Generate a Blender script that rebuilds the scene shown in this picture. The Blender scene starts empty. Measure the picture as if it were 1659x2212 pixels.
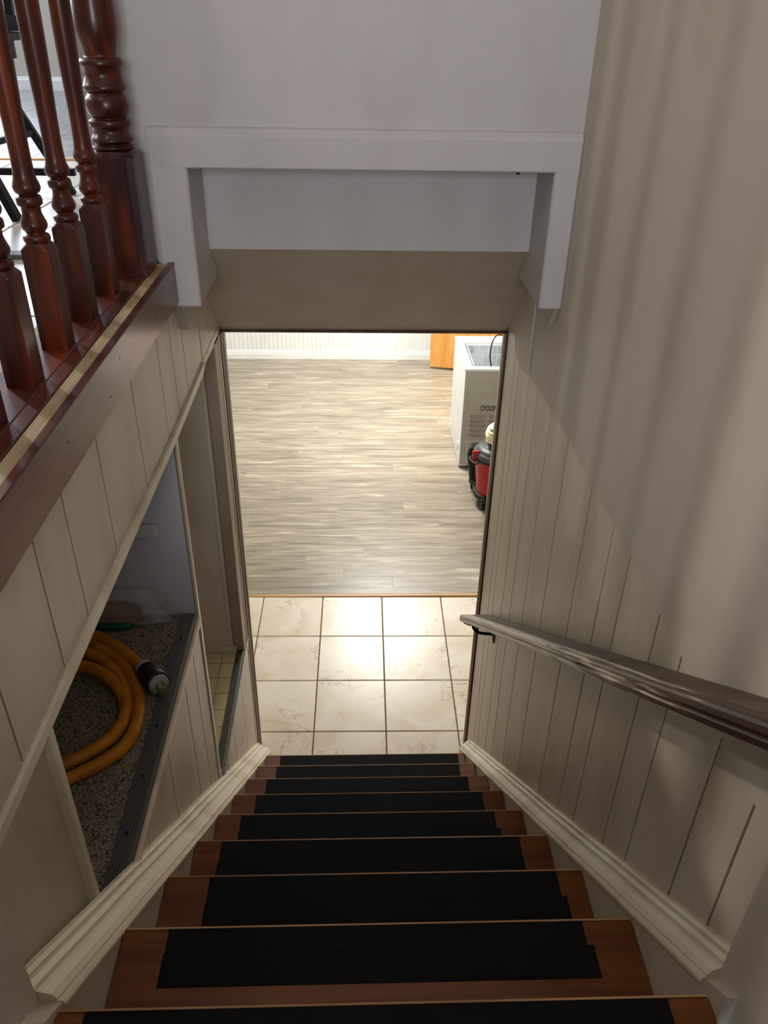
import bpy, bmesh, math, random
from mathutils import Vector, Matrix
random.seed(7)
sc = bpy.context.scene
COL = sc.collection
R = math.radians
# ------------------------------------------------------------------ camera
IMG_W, IMG_H = 1659, 2212
F_PX, PITCH, ROLL, YAW = 1728.82, 0.5557, 0.0198, 0.0416
cam_d = bpy.data.cameras.new('camera')
cam = bpy.data.objects.new('camera', cam_d); COL.objects.link(cam)
fwd = Vector((math.sin(YAW)*math.cos(PITCH), math.cos(YAW)*math.cos(PITCH), -math.sin(PITCH)))
rt = Vector((math.cos(YAW), -math.sin(YAW), 0)); up = rt.cross(fwd)
r2 = math.cos(ROLL)*rt + math.sin(ROLL)*up
u2 = -math.sin(ROLL)*rt + math.cos(ROLL)*up
M = Matrix((r2, u2, -fwd)).transposed().to_4x4()
M.translation = Vector((-0.0319, 0.0, 2.7844))
cam.matrix_world = M
cam_d.sensor_fit = 'VERTICAL'; cam_d.sensor_height = 24.0
cam_d.lens = 24.0*F_PX/IMG_H
cam_d.clip_start = 0.02
sc.camera = cam
# ------------------------------------------------------------------ world, lights, exposure
sc.view_settings.view_transform = 'Standard'; sc.view_settings.look = 'None'
sc.view_settings.gamma = 1.0; sc.view_settings.use_curve_mapping = False
sc.view_settings.exposure = 0.0
world = bpy.data.worlds.new('daylight'); sc.world = world; world.use_nodes = True
bg = world.node_tree.nodes['Background']
bg.inputs[0].default_value = (0.72, 0.86, 1.0, 1); bg.inputs[1].default_value = 2.5

def area(name, loc, target, sx, sy, power, color, shape='RECTANGLE'):
    l = bpy.data.lights.new(name, 'AREA'); l.shape = shape; l.size = sx
    if shape in ('RECTANGLE', 'ELLIPSE'): l.size_y = sy
    l.energy = power; l.color = color
    o = bpy.data.objects.new(name, l); COL.objects.link(o); o.location = loc
    d = Vector(target)-Vector(loc)
    o.rotation_euler = d.to_track_quat('-Z', 'Y').to_euler()
    return o
# basement ceiling lamps
area('basement_lamp', (0.20, 5.75, 2.16), (0.20, 5.75, 0), .70, .70, 96, (1.0, .97, .92), 'DISK')
area('basement_lamp', (-1.1, 4.6, 2.16), (-1.1, 4.6, 0), .34, .34, 42, (1.0, .97, .92), 'DISK')
area('basement_lamp', (1.45, 6.3, 2.16), (1.45, 6.3, 0), .34, .34, 18, (1.0, .97, .92), 'DISK')
# daylight through the upstairs windows
area('window_light', (-4.42, 5.45, 3.55), (0, 1.2, 2.4), 0.8, 1.0, 85, (.76, .84, 1.0))
area('window_light', (-3.0, 6.93, 3.5), (-1.0, 1.5, 2.2), 1.0, 1.2, 45, (.76, .84, 1.0))
area('window_light', (-0.1, -2.4, 3.15), (0.0, 2.0, 3.0), 1.0, .9, 44, (.93, .95, 1.0))
# warm ceiling fitting above the landing
area('ceiling_lamp', (-1.15, 0.15, 4.5), (-.2, 0.8, 2.2), .3, .3, 5, (1.0, .80, .60), 'DISK')

# warm lamp over the dining area on the upper floor
area('dining_lamp', (-2.35, 3.20, 3.45), (-1.2, 2.2, 2.3), .12, .12, 25, (1.0, .88, .74), 'DISK')
area('kitchen_lamp', (-2.6, 2.05, 3.57), (-.4, 1.8, 2.4), .14, .14, 8.5, (1.0, .95, .88), 'DISK')

# ------------------------------------------------------------------ materials
def srgb(r, g, b):
    f = lambda c: c/12.92 if c <= .04045 else ((c+.055)/1.055)**2.4
    return (f(r/255), f(g/255), f(b/255), 1)
MATS = {}
class NT:
    def __init__(s, name):
        s.m = bpy.data.materials.new(name); s.m.use_nodes = True; s.t = s.m.node_tree
        s.b = s.t.nodes['Principled BSDF']; s.out = s.t.nodes['Material Output']; MATS[name] = s.m
    def n(s, typ, **kw):
        n = s.t.nodes.new(typ)
        for k, v in kw.items():
            if k.startswith('i_'):
                key = k[2:]; key = int(key) if key.isdigit() else key.replace('_', ' ')
                n.inputs[key].default_value = v
            else: setattr(n, k, v)
        return n
    def l(s, a, ao, b, bi): s.t.links.new(a.outputs[ao], b.inputs[bi])
    def coords(s, scale=(1, 1, 1), rnd=True):
        tc = s.n('ShaderNodeTexCoord'); mp = s.n('ShaderNodeMapping'); mp.inputs['Scale'].default_value = scale
        s.l(tc, 'Object', mp, 'Vector')
        if rnd:
            oi = s.n('ShaderNodeObjectInfo'); mu = s.n('ShaderNodeMath', operation='MULTIPLY', i_1=37.0)
            s.l(oi, 'Random', mu, 0); cb = s.n('ShaderNodeCombineXYZ')
            for k in range(3): s.l(mu, 0, cb, k)
            s.l(cb, 0, mp, 'Location')
        return mp
    def ramp(s, src, so, stops):
        r = s.n('ShaderNodeValToRGB'); e = r.color_ramp.elements
        while len(e) < len(stops): e.new(.5)
        for el, (p, c) in zip(e, stops): el.position = p; el.color = c
        s.l(src, so, r, 0); return r
    def bump(s, src, so, strength=.2, dist=.001):
        b = s.n('ShaderNodeBump', i_Strength=strength, i_Distance=dist); s.l(src, so, b, 'Height'); s.l(b, 0, s.b, 'Normal'); return b
def plain(name, col, rough=.5, metal=0., spec=None, noise=None, nscale=30, bumpd=0, scale=(1, 1, 1)):
    s = NT(name); s.b.inputs['Roughness'].default_value = rough; s.b.inputs['Metallic'].default_value = metal
    if spec is not None: s.b.inputs['Specular IOR Level'].default_value = spec
    s.b.inputs['Base Color'].default_value = col
    mp = s.coords(scale); nz = s.n('ShaderNodeTexNoise', i_Scale=nscale, i_Detail=4.0); s.l(mp, 0, nz, 'Vector')
    if noise is None: noise = tuple(c*.93 for c in col[:3])+(1,)
    r = s.ramp(nz, 0, [(.35, noise), (.65, col)]); s.l(r, 0, s.b, 'Base Color')
    if bumpd: s.bump(nz, 0, .5, bumpd)
    return s
def wood(name, c1, c2, c3, rough=.35, axis='Z', rings=22, stretch=.12, coat=0, bumpd=.0003):
    s = NT(name); s.b.inputs['Roughness'].default_value = rough
    if coat: s.b.inputs['Coat Weight'].default_value = coat; s.b.inputs['Coat Roughness'].default_value = .15
    sc_ = {'X': (stretch, 1, 1), 'Y': (1, stretch, 1), 'Z': (1, 1, stretch)}[axis]
    mp = s.coords(sc_)
    nz = s.n('ShaderNodeTexNoise', i_Scale=rings, i_Detail=6.0, i_Distortion=1.2); s.l(mp, 0, nz, 'Vector')
    r = s.ramp(nz, 0, [(.30, c1), (.5, c2), (.68, c3)])
    n2 = s.n('ShaderNodeTexNoise', i_Scale=rings*6, i_Detail=3.0); s.l(mp, 0, n2, 'Vector')
    r2_ = s.ramp(n2, 0, [(.3, (.78, .78, .78, 1)), (.6, (1, 1, 1, 1))])
    mx = s.n('ShaderNodeMix', data_type='RGBA', blend_type='MULTIPLY'); mx.inputs[0].default_value = .7
    s.l(r, 0, mx, 6); s.l(r2_, 0, mx, 7); s.l(mx, 2, s.b, 'Base Color')
    s.bump(n2, 0, .4, bumpd); return s

paint = plain('wall_paint', srgb(214, 206, 194), .62, noise=srgb(208, 199, 186), nscale=3, bumpd=.0004)
def scuffed(name, col, dirt, rough=.45):
    s = NT(name); s.b.inputs['Roughness'].default_value = rough
    mp = s.coords((1, 1, .35)); nz = s.n('ShaderNodeTexNoise', i_Scale=7.0, i_Detail=7.0); s.l(mp, 0, nz, 'Vector')
    r = s.ramp(nz, 0, [(.30, dirt), (.52, col)]); s.l(r, 0, s.b, 'Base Color')
    n2 = s.n('ShaderNodeTexNoise', i_Scale=60.0, i_Detail=3.0); s.l(mp, 0, n2, 'Vector'); s.bump(n2, 0, .4, .0004); return s
scuffed('panel_paint', srgb(208, 198, 180), srgb(190, 178, 156), .42)
scuffed('drywall', srgb(205, 195, 182), srgb(196, 185, 170), .6)
scuffed('header_paint', srgb(196, 192, 192), srgb(188, 183, 182), .5)
scuffed('trim_paint', srgb(226, 218, 196), srgb(196, 184, 156), .38)
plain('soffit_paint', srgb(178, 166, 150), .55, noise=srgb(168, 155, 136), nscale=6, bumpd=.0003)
plain('white_paint', srgb(236, 238, 236), .5, nscale=8)
plain('room_wall', srgb(196, 190, 178), .7, nscale=3)
plain('groove', srgb(62, 50, 36), .85)
plain('grout', srgb(150, 128, 98), .85, noise=srgb(125, 102, 72), nscale=50, bumpd=.001)
wood('cherry', srgb(38, 11, 5), srgb(74, 25, 10), srgb(116, 46, 18), .36, 'Z', 26, .10, coat=.22)
wood('cherry_long', srgb(44, 14, 7), srgb(80, 28, 12), srgb(118, 48, 22), .4, 'Y', 26, .08, coat=.15)
MATS['cherry'].node_tree.nodes['Principled BSDF'].inputs['Specular IOR Level'].default_value = .32
wood('fascia_stain', srgb(72, 38, 28), srgb(104, 62, 48), srgb(128, 78, 58), .32, 'Y', 18, .08, coat=.3)
wood('tread_wood', srgb(92, 46, 12), srgb(114, 60, 17), srgb(130, 72, 24), .42, 'X', 30, .06, coat=.15)
wood('worn_lit_edge', srgb(150, 104, 66), srgb(186, 140, 96), srgb(210, 170, 126), .35, 'X', 30, .06)  # worn wood tone, kept pale to carry glancing light on the nosings
wood('raw_wood', srgb(152, 130, 96), srgb(168, 146, 108), srgb(180, 158, 120), .55, 'Y', 30, .1)
wood('oak', srgb(196, 134, 64), srgb(212, 150, 76), srgb(222, 164, 92), .45, 'Z', 22, .06)
wood('oak_strip', srgb(176, 132, 78), srgb(196, 152, 98), srgb(206, 166, 112), .45, 'X', 22, .06)
wood('jamb_wood', srgb(66, 44, 32), srgb(92, 64, 46), srgb(112, 82, 60), .5, 'Z', 20, .08)
wood('ledge_wood', srgb(66, 52, 38), srgb(80, 64, 47), srgb(94, 78, 58), .55, 'Y', 14, .05)
wood('beige_tile', srgb(206, 198, 178), srgb(216, 208, 190), srgb(224, 218, 200), .5, 'X', 5, .6)
# grip tape
s = NT('grip_tape'); s.b.inputs['Specular IOR Level'].default_value = .18; s.b.inputs['Base Color'].default_value = srgb(22, 24, 25); s.b.inputs['Roughness'].default_value = .78
mp = s.coords(); nz = s.n('ShaderNodeTexNoise', i_Scale=900.0, i_Detail=2.0); s.l(mp, 0, nz, 'Vector'); s.bump(nz, 0, .7, .0006)
n2 = s.n('ShaderNodeTexNoise', i_Scale=14.0, i_Detail=5.0); s.l(mp, 0, n2, 'Vector')
r = s.ramp(n2, 0, [(.45, srgb(15, 16, 16)), (.8, srgb(22, 24, 24))]); s.l(r, 0, s.b, 'Base Color')
# laminate
s = NT('laminate'); s.b.inputs['Roughness'].default_value = .34; s.b.inputs['Specular IOR Level'].default_value = .45
mp = s.coords((.35, 5.5, 1)); nz = s.n('ShaderNodeTexNoise', i_Scale=7.0, i_Detail=9.0, i_Distortion=.9); nz.inputs['Roughness'].default_value = .66; s.l(mp, 0, nz, 'Vector')
r = s.ramp(nz, 0, [(.30, srgb(100, 91, 78)), (.44, srgb(143, 135, 118)), (.56, srgb(164, 155, 136)), (.68, srgb(204, 197, 174))])
oi = s.n('ShaderNodeObjectInfo'); mr = s.n('ShaderNodeMapRange', i_3=.80, i_4=.99); s.l(oi, 'Random', mr, 0)
hsv = s.n('ShaderNodeHueSaturation'); s.l(mr, 0, hsv, 'Value'); s.l(r, 0, hsv, 'Color'); s.l(hsv, 0, s.b, 'Base Color')
s.bump(nz, 0, .25, .0006)
s = NT('grey_laminate'); s.b.inputs['Roughness'].default_value = .3
mp = s.coords((5, .4, 1)); nz = s.n('ShaderNodeTexNoise', i_Scale=6.0, i_Detail=7.0, i_Distortion=.8); s.l(mp, 0, nz, 'Vector')
r = s.ramp(nz, 0, [(.3, srgb(112, 110, 108)), (.65, srgb(150, 148, 146))]); s.l(r, 0, s.b, 'Base Color')
# ceramic tile with veins
def tile_mat(name, base, warm, vein, rough):
    s = NT(name); s.b.inputs['Roughness'].default_value = rough
    mp = s.coords((1, 1, 1)); nz = s.n('ShaderNodeTexNoise', i_Scale=4.0, i_Detail=6.0, i_Distortion=.6); s.l(mp, 0, nz, 'Vector')
    r = s.ramp(nz, 0, [(.34, warm), (.6, base)])
    wv = s.n('ShaderNodeTexNoise', i_Scale=3.2, i_Detail=8.0, i_Distortion=1.6); wv.inputs['Roughness'].default_value = .6; s.l(mp, 0, wv, 'Vector')
    sb = s.n('ShaderNodeMath', operation='SUBTRACT', i_1=.52); s.l(wv, 0, sb, 0); ab = s.n('ShaderNodeMath', operation='ABSOLUTE'); s.l(sb, 0, ab, 0)
    r_ = s.ramp(ab, 0, [(.0, (1, 1, 1, 1)), (.02, (0, 0, 0, 1))])
    n3 = s.n('ShaderNodeTexNoise', i_Scale=5.0, i_Detail=2.0); s.l(mp, 0, n3, 'Vector'); r3 = s.ramp(n3, 0, [(.48, (0, 0, 0, 1)), (.62, (.75, .75, .75, 1))])
    mu = s.n('ShaderNodeMath', operation='MULTIPLY'); s.l(r_, 0, mu, 0); s.l(r3, 0, mu, 1)
    mx = s.n('ShaderNodeMix', data_type='RGBA'); s.l(mu, 0, mx, 0); s.l(r, 0, mx, 6); mx.inputs[7].default_value = vein; s.l(mx, 2, s.b, 'Base Color'); return s
tile_mat('cream_tile', srgb(236, 228, 212), srgb(218, 204, 176), srgb(168, 150, 128), .30)
tile_mat('pale_tile', srgb(206, 205, 198), srgb(180, 178, 170), srgb(150, 148, 142), .3)
tile_mat('yellow_tile', srgb(232, 216, 172), srgb(222, 204, 158), srgb(205, 186, 140), .35)
# carpet loops
s = NT('carpet'); s.b.inputs['Roughness'].default_value = .95
mp = s.coords((1, 1, 1)); vo = s.n('ShaderNodeTexVoronoi', i_Scale=190.0); vo.inputs['Randomness'].default_value = .55; s.l(mp, 0, vo, 'Vector')
r = s.ramp(vo, 0, [(.1, srgb(196, 184, 168)), (.55, srgb(140, 128, 112)), (.8, srgb(72, 62, 52))]); s.l(r, 0, s.b, 'Base Color')
inv = s.n('ShaderNodeMath', operation='SUBTRACT', i_0=1.0); s.l(vo, 0, inv, 1); s.bump(inv, 0, .9, .004)
plain('closet_grey', srgb(206, 206, 214), .6, nscale=5)
plain('nook_brown', srgb(232, 222, 200), .55, nscale=6)
plain('aluminium', srgb(150, 150, 148), .38, .85, nscale=60, bumpd=.0002)
plain('dark_aluminium', srgb(96, 92, 86), .45, .7, nscale=60)
plain('black', srgb(9, 9, 10), .5, nscale=20)
plain('cable_black', srgb(4, 4, 4), .8, spec=.1)
plain('black_metal', srgb(6, 6, 7), .5, 0., .2, nscale=20)
plain('black_leather', srgb(6, 6, 7), .7, 0., .15, nscale=90, bumpd=.0004)
plain('yellow_rubber', srgb(214, 138, 12), .42, noise=srgb(188, 112, 6), nscale=25)
plain('white_plastic', srgb(238, 240, 240), .35, nscale=10)
plain('freezer_side', srgb(222, 226, 226), .32, nscale=6)
plain('freezer_grey', srgb(190, 188, 176), .42, nscale=30)
plain('frost', srgb(232, 238, 242), .3, noise=srgb(176, 186, 194), nscale=9)
plain('print_grey', srgb(112, 108, 98), .6)
plain('print_black', srgb(14, 14, 16), .6)
plain('warning_yellow', srgb(206, 170, 20), .5)
plain('red_plastic', srgb(176, 20, 26), .35, nscale=12)
plain('grey_plastic', srgb(70, 72, 76), .42, nscale=14)
plain('cream_rope', srgb(228, 214, 130), .6, noise=srgb(240, 238, 220), nscale=24)
plain('white_sheath', srgb(240, 238, 226), .5, nscale=24)
plain('brown_card', srgb(120, 80, 46), .7, nscale=14)
plain('green_tape', srgb(26, 96, 62), .5)
plain('brass', srgb(196, 170, 110), .3, .9)
plain('steel', srgb(176, 176, 172), .28, .9)
plain('grey_disc', srgb(176, 180, 184), .45)
s = NT('clear_film'); s.b.inputs['Base Color'].default_value = (.9, .93, .95, 1); s.b.inputs['Roughness'].default_value = .12
tr = s.n('ShaderNodeBsdfTransparent'); ms = s.n('ShaderNodeMixShader', i_0=.20); s.l(tr, 0, ms, 1); s.l(s.b, 0, ms, 2); s.l(ms, 0, s.out, 0)
s = NT('window_glass'); s.b.inputs['Base Color'].default_value = (.9, .95, 1, 1); s.b.inputs['Roughness'].default_value = .03
tr = s.n('ShaderNodeBsdfTransparent'); ms = s.n('ShaderNodeMixShader', i_0=.12); s.l(tr, 0, ms, 1); s.l(s.b, 0, ms, 2); s.l(ms, 0, s.out, 0)
# worn hand rail: pale chipped paint over red-brown stain
s = NT('worn_rail'); s.b.inputs['Roughness'].default_value = .4
tc = s.n('ShaderNodeTexCoord'); sx = s.n('ShaderNodeSeparateXYZ'); s.l(tc, 'Object', sx, 0)
mr = s.n('ShaderNodeMapRange', i_1=-.85, i_2=.35, i_3=-.22, i_4=.32); s.l(sx, 'Y', mr, 0)
m0 = s.n('ShaderNodeMapping'); m0.inputs['Rotation'].default_value = (R(36.4), 0, 0); s.l(tc, 'Object', m0, 0)
mp = s.n('ShaderNodeMapping'); mp.inputs['Scale'].default_value = (1.6, .10, 1.6); s.l(m0, 0, mp, 0)
nz = s.n('ShaderNodeTexNoise', i_Scale=60.0, i_Detail=7.0); s.l(mp, 0, nz, 'Vector')
ad = s.n('ShaderNodeMath', operation='ADD'); s.l(nz, 0, ad, 0); s.l(mr, 0, ad, 1)
r = s.ramp(ad, 0, [(.42, srgb(50, 24, 13)), (.53, srgb(82, 54, 36)), (.60, srgb(188, 176, 158)), (.85, srgb(236, 230, 218))]); s.l(r, 0, s.b, 'Base Color')
s.bump(ad, 0, .5, .0008)

# ------------------------------------------------------------------ mesh helpers (all shapes are given in world coordinates)
WL = {}
def tagp(o, label=None, cat=None, group=None, kind=None):
    if label: o['label'] = label
    if cat: o['category'] = cat
    if group: o['group'] = group
    if kind: o['kind'] = kind
    return o
def root(name, loc, label=None, cat=None, group=None, kind=None):
    o = bpy.data.objects.new(name, None); COL.objects.link(o); o.location = loc; o.empty_display_size = .05
    WL[o.name] = Vector(loc); return tagp(o, label, cat, group, kind)
def put(name, bm, mat, parent=None, smooth=False):
    me = bpy.data.meshes.new(name)
    bmesh.ops.recalc_face_normals(bm, faces=bm.faces)
    vs = [v.co.copy() for v in bm.verts]
    lo = Vector([min(v[i] for v in vs) for i in range(3)]); hi = Vector([max(v[i] for v in vs) for i in range(3)])
    c = (lo+hi)/2
    bmesh.ops.translate(bm, verts=bm.verts, vec=-c)
    bm.to_mesh(me); bm.free()
    for m in (mat if isinstance(mat, (list, tuple)) else [mat]): me.materials.append(MATS[m])
    if smooth:
        for p in me.polygons: p.use_smooth = True
    o = bpy.data.objects.new(name, me); COL.objects.link(o); WL[o.name] = c
    if parent is not None:
        o.parent = parent; o.location = c-WL[parent.name]
    else: o.location = c
    return o
def B(): return bmesh.new()
def abox(bm, x0, x1, y0, y1, z0, z1, bev=0):
    vs = [bm.verts.new((x, y, z)) for x in (x0, x1) for y in (y0, y1) for z in (z0, z1)]
    F = [(0, 1, 3, 2), (4, 6, 7, 5), (0, 4, 5, 1), (2, 3, 7, 6), (0, 2, 6, 4), (1, 5, 7, 3)]
    fs = [bm.faces.new([vs[i] for i in f]) for f in F]
    if bev:
        es = list({e for f in fs for e in f.edges}); bmesh.ops.bevel(bm, geom=es, offset=bev, segments=1, affect='EDGES', profile=.7)
    return bm
def aprism(bm, pts, axis, a0, a1, bev=0):
    """pts: 2D polygon in the two other axes (x: (y,z); y: (x,z); z: (x,y))"""
    def P(p, a): return {'x': (a, p[0], p[1]), 'y': (p[0], a, p[1]), 'z': (p[0], p[1], a)}[axis]
    A = [bm.verts.new(P(p, a0)) for p in pts]; Bv = [bm.verts.new(P(p, a1)) for p in pts]
    n = len(pts); fs = [bm.faces.new(A), bm.faces.new(Bv[::-1])]
    fs += [bm.faces.new([A[i], A[(i+1) % n], Bv[(i+1) % n], Bv[i]]) for i in range(n)]
    if bev:
        es = list({e for f in fs for e in f.edges}); bmesh.ops.bevel(bm, geom=es, offset=bev, segments=1, affect='EDGES')
    return bm
def box(name, x0, x1, y0, y1, z0, z1, mat, parent=None, bev=0): return put(name, abox(B(), x0, x1, y0, y1, z0, z1, bev), mat, parent)
def prism(name, pts, axis, a0, a1, mat, parent=None, bev=0): return put(name, aprism(B(), pts, axis, a0, a1, bev), mat, parent)
def alathe(bm, prof, cx, cy, seg=24, cap=True, square=None):
    rings = []
    for r, z in prof: rings.append([bm.verts.new((cx+r*math.cos(2*math.pi*i/seg), cy+r*math.sin(2*math.pi*i/seg), z)) for i in range(seg)])
    for a, b in zip(rings, rings[1:]):
        for i in range(seg): bm.faces.new([a[i], a[(i+1) % seg], b[(i+1) % seg], b[i]])
    if cap: bm.faces.new(rings[0][::-1]); bm.faces.new(rings[-1])
    return bm
def smooth_pts(pts, n=6, closed=False):
    out = []; P = [Vector(p) for p in pts]; m = len(P)
    rng = range(m) if closed else range(m-1)
    for i in rng:
        g = lambda k: P[k % m] if closed else P[max(0, min(m-1, k))]
        p0, p1, p2, p3 = g(i-1), g(i), g(i+1), g(i+2)
        for k in range(n):
            t = k/n; out.append(.5*((2*p1)+(-p0+p2)*t+(2*p0-5*p1+4*p2-p3)*t*t+(-p0+3*p1-3*p2+p3)*t**3))
    if not closed: out.append(P[-1])
    return out
def atube(bm, pts, r, seg=10, closed=False, rad=None):
    P = [Vector(p) for p in pts]; n = len(P); rings = []; prev = None
    for i in range(n):
        d = (P[(i+1) % n]-P[i-1]) if closed else (P[min(n-1, i+1)]-P[max(0, i-1)])
        d.normalize()
        if prev is None: a = d.orthogonal().normalized()
        else: a = (prev-d*prev.dot(d)).normalized()
        prev = a; b = d.cross(a); rr = rad[i] if rad else r
        rings.append([bm.verts.new(P[i]+rr*(math.cos(2*math.pi*k/seg)*a+math.sin(2*math.pi*k/seg)*b)) for k in range(seg)])
    rg = range(n) if closed else range(n-1)
    for i in rg:
        A, C = rings[i], rings[(i+1) % n]
        for k in range(seg): bm.faces.new([A[k], A[(k+1) % seg], C[(k+1) % seg], C[k]])
    if not closed: bm.faces.new(rings[0][::-1]); bm.faces.new(rings[-1])
    return bm
def abar(bm, p, q, w, h=None):
    """square bar from p to q"""
    h = h or w; p = Vector(p); q = Vector(q); d = (q-p).normalized()
    a = d.cross(Vector((0, 0, 1)))
    a = Vector((1, 0, 0)) if a.length < .05 else a.normalized()
    b = d.cross(a); A = []
    for e in (p, q): A.append([bm.verts.new(e+a*sx_*w/2+b*sy_*h/2) for sx_, sy_ in ((-1, -1), (1, -1), (1, 1), (-1, 1))])
    bm.faces.new(A[0][::-1]); bm.faces.new(A[1])
    for i in range(4): bm.faces.new([A[0][i], A[0][(i+1) % 4], A[1][(i+1) % 4], A[1][i]])
    return bm

# ------------------------------------------------------------------ room shell
XL, XR = -.46, .456
slope_z = lambda y: 2.29-(y-2.02)*(2.29-1.925)/(2.486-2.02)
# --- right wall
wr = prism('wall_right', [(-2.5, -.2), (2.486, -.2), (2.486, 4.7), (-2.5, 4.7)], 'x', .4625, .60, 'groove')
tagp(wr, kind='structure')
# drywall skin above the panelling (proud of the boards), with an uneven patched lower edge
pts = [(-2.5, 1.97), (.545, 1.97), (.857, 1.976), (1.147, 1.979), (1.415, 1.967), (1.60, 1.968), (1.80, 1.955), (1.96, 1.943), (2.10, 1.93), (2.22, 1.90), (2.32, 1.925), (2.37, 1.975), (2.40, 1.99), (2.40, 4.7), (-2.5, 4.7)]
o = prism('drywall_skin', pts, 'x', .455, .4625, 'drywall', wr, .0015)
mtopR = lambda y: .123+(2.375-y)*.9035
g = [2.455, 2.312, 2.238, 2.094, 1.978, 1.818, 1.633, 1.418, 1.258, 1.154, .991, .891, .735, .63, .545]
for a, b in zip(g, g[1:]):
    a_, b_ = a-.0022, b+.0022
    top = 1.975 if a < 2.0 else 2.0
    prism('plank', [(b_, mtopR(b_)-.05), (a_, mtopR(a_)-.05), (a_, top), (b_, top)], 'x', .4565, .462, 'panel_paint', wr, .0006)
# near jog of the wall on the right, beside the top step
o = box('wall_right.001', .432, .4545, -2.5, .545, -.2, 4.7, 'drywall'); tagp(o, kind='structure')
# violet-grey corner strip and wedge under the casing on the right
box('corner_strip', .449, .4548, 2.098, 2.110, 1.943, 2.19, 'header_paint', wr, .001)
prism('plaster_wedge', [(2.09, 2.199), (1.864, 2.199), (1.915, 2.139)], 'x', .444, .4548, 'drywall', wr)

# --- left wall: backing boards and the boards in front of them
wl = box('wall_left', -.50, -.4665, .545, 2.46, 1.945, 2.235, 'groove'); tagp(wl, kind='structure')
box('lower_backing', -.50, -.4665, .812, 1.735, -.2, 1.385, 'panel_paint', wl)
box('lower_backing', -.50, -.4665, 1.735, 2.46, -.2, .685, 'panel_paint', wl)
mtopL = lambda y: .069+(2.417-y)*.888
g = [2.452, 2.145, 1.925, 1.80, 1.672, 1.443, 1.20, 1.018, .896, .72, .545]
for i, (a, b) in enumerate(zip(g, g[1:])):
    a_, b_ = a-(.006 if i in (1,) else .0030), b+(.006 if i == 0 else .0030)
    tops = [min(2.235, slope_z(v)+.02) for v in (b_, a_)]
    prism('plank', [(b_, 1.95), (a_, 1.95), (a_, tops[1]), (b_, tops[0])], 'x', -.4665, -.4605, 'panel_paint', wl, .0006)
g = [1.70, 1.603, 1.487, 1.272, 1.063, .93, .812]
for a, b in zip(g, g[1:]):
    a_, b_ = a-.0022, b+.0022
    prism('plank', [(b_, mtopL(b_)-.05), (a_, mtopL(a_)-.05), (a_, 1.388), (b_, 1.388)], 'x', -.4665, -.4605, 'panel_paint', wl, .0006)
g = [2.425, 2.212, 1.994, 1.845, 1.742]
for a, b in zip(g, g[1:]):
    a_, b_ = a-.0022, b+.0022
    prism('plank', [(b_, max(.0, mtopL(b_)-.05)), (a_, max(0, mtopL(a_)-.05)), (a_, .690), (b_, .690)], 'x', -.4665, -.4605, 'panel_paint', wl, .0006)
# near board beside the first opening, recessed, with its casing strip
prism('near_board', [(.545, 1.95), (.545, mtopL(.545)-.05), (.797, mtopL(.797)-.05), (.797, 1.95)], 'x', -.49, -.472, 'panel_paint', wl)
prism('casing_strip', [(.796, mtopL(.796)-.04), (.812, mtopL(.812)-.04), (.812, 1.95), (.796, 1.95)], 'x', -.50, -.4585, 'trim_paint', wl, .0015)
# header trim under the upper boards (slightly bowed)
prism('header_trim', [(.545, 1.938), (.82, 1.936), (1.2, 1.930), (1.7, 1.922), (2.10, 1.925), (2.14, 1.938), (2.14, 1.952), (1.7, 1.942), (1.2, 1.95), (.82, 1.956), (.545, 1.958)], 'x', -.50, -.4535, 'trim_paint', wl, .001)
prism('header_trim', [(2.14, 1.93), (2.46, 1.918), (2.46, 1.953), (2.14, 1.953)], 'x', -.50, -.4605, 'panel_paint', wl)
# post between the two openings, then strip by the basement door
prism('corner_post', [(1.703, mtopL(1.703)-.04), (1.722, mtopL(1.722)-.04), (1.732, 1.94), (1.712, 1.94)], 'x', -.462, -.4565, 'trim_paint', wl, .0015)
prism('post_strip', [(1.724, mtopL(1.724)-.04), (1.742, mtopL(1.742)-.04), (1.752, 1.94), (1.735, 1.94)], 'x', -.4665, -.4620, 'header_paint', wl)
box('edge_strip', -.50, -.4575, 2.425, 2.440, .02, 1.925, 'trim_paint', wl, .0015)
# wedge and strip below the left casing
prism('plaster_wedge', [(1.87, 2.199), (1.935, 2.122), (2.02, 2.199)], 'x', -.4604, -.448, 'header_paint', wl)
prism('edge_bead', [(1.866, 2.199), (1.930, 2.116), (1.938, 2.121), (1.876, 2.199)], 'x', -.4604, -.4455, 'soffit_paint', wl)
# left wall below the top step on the viewer's side
o = box('wall_left.001', -.62, -.432, -2.5, .545, -.2, 2.21, 'drywall', bev=.0015); tagp(o, kind='structure')

# --- header wall with sloping soffit over the stair
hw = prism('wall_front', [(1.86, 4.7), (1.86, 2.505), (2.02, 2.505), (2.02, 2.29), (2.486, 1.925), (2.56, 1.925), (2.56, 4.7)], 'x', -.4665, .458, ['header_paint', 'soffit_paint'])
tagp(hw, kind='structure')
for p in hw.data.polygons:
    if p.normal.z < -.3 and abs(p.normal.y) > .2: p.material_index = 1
o = prism('wall_left.002', [(1.86, 2.21), (2.56, 2.21), (2.56, 4.7), (1.86, 4.7)], 'x', -.60, -.4665, 'header_paint'); tagp(o, kind='structure')
o = box('wall_left.003', -.60, -.52, 2.56, 6.98, 2.25, 4.7, 'room_wall'); tagp(o, kind='structure')
tr_ = root('trim_1', (0, 1.84, 2.2), kind='structure')
def post(x0, x1):
    return prism('casing_board', [(1.842, 2.20), (2.13, 2.202), (2.018, 2.289), (2.018, 2.506), (1.842, 2.506)], 'x', x0, x1, 'header_paint', tr_, .004)
post(-.4666, -.389); post(.3995, .4545)
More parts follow.
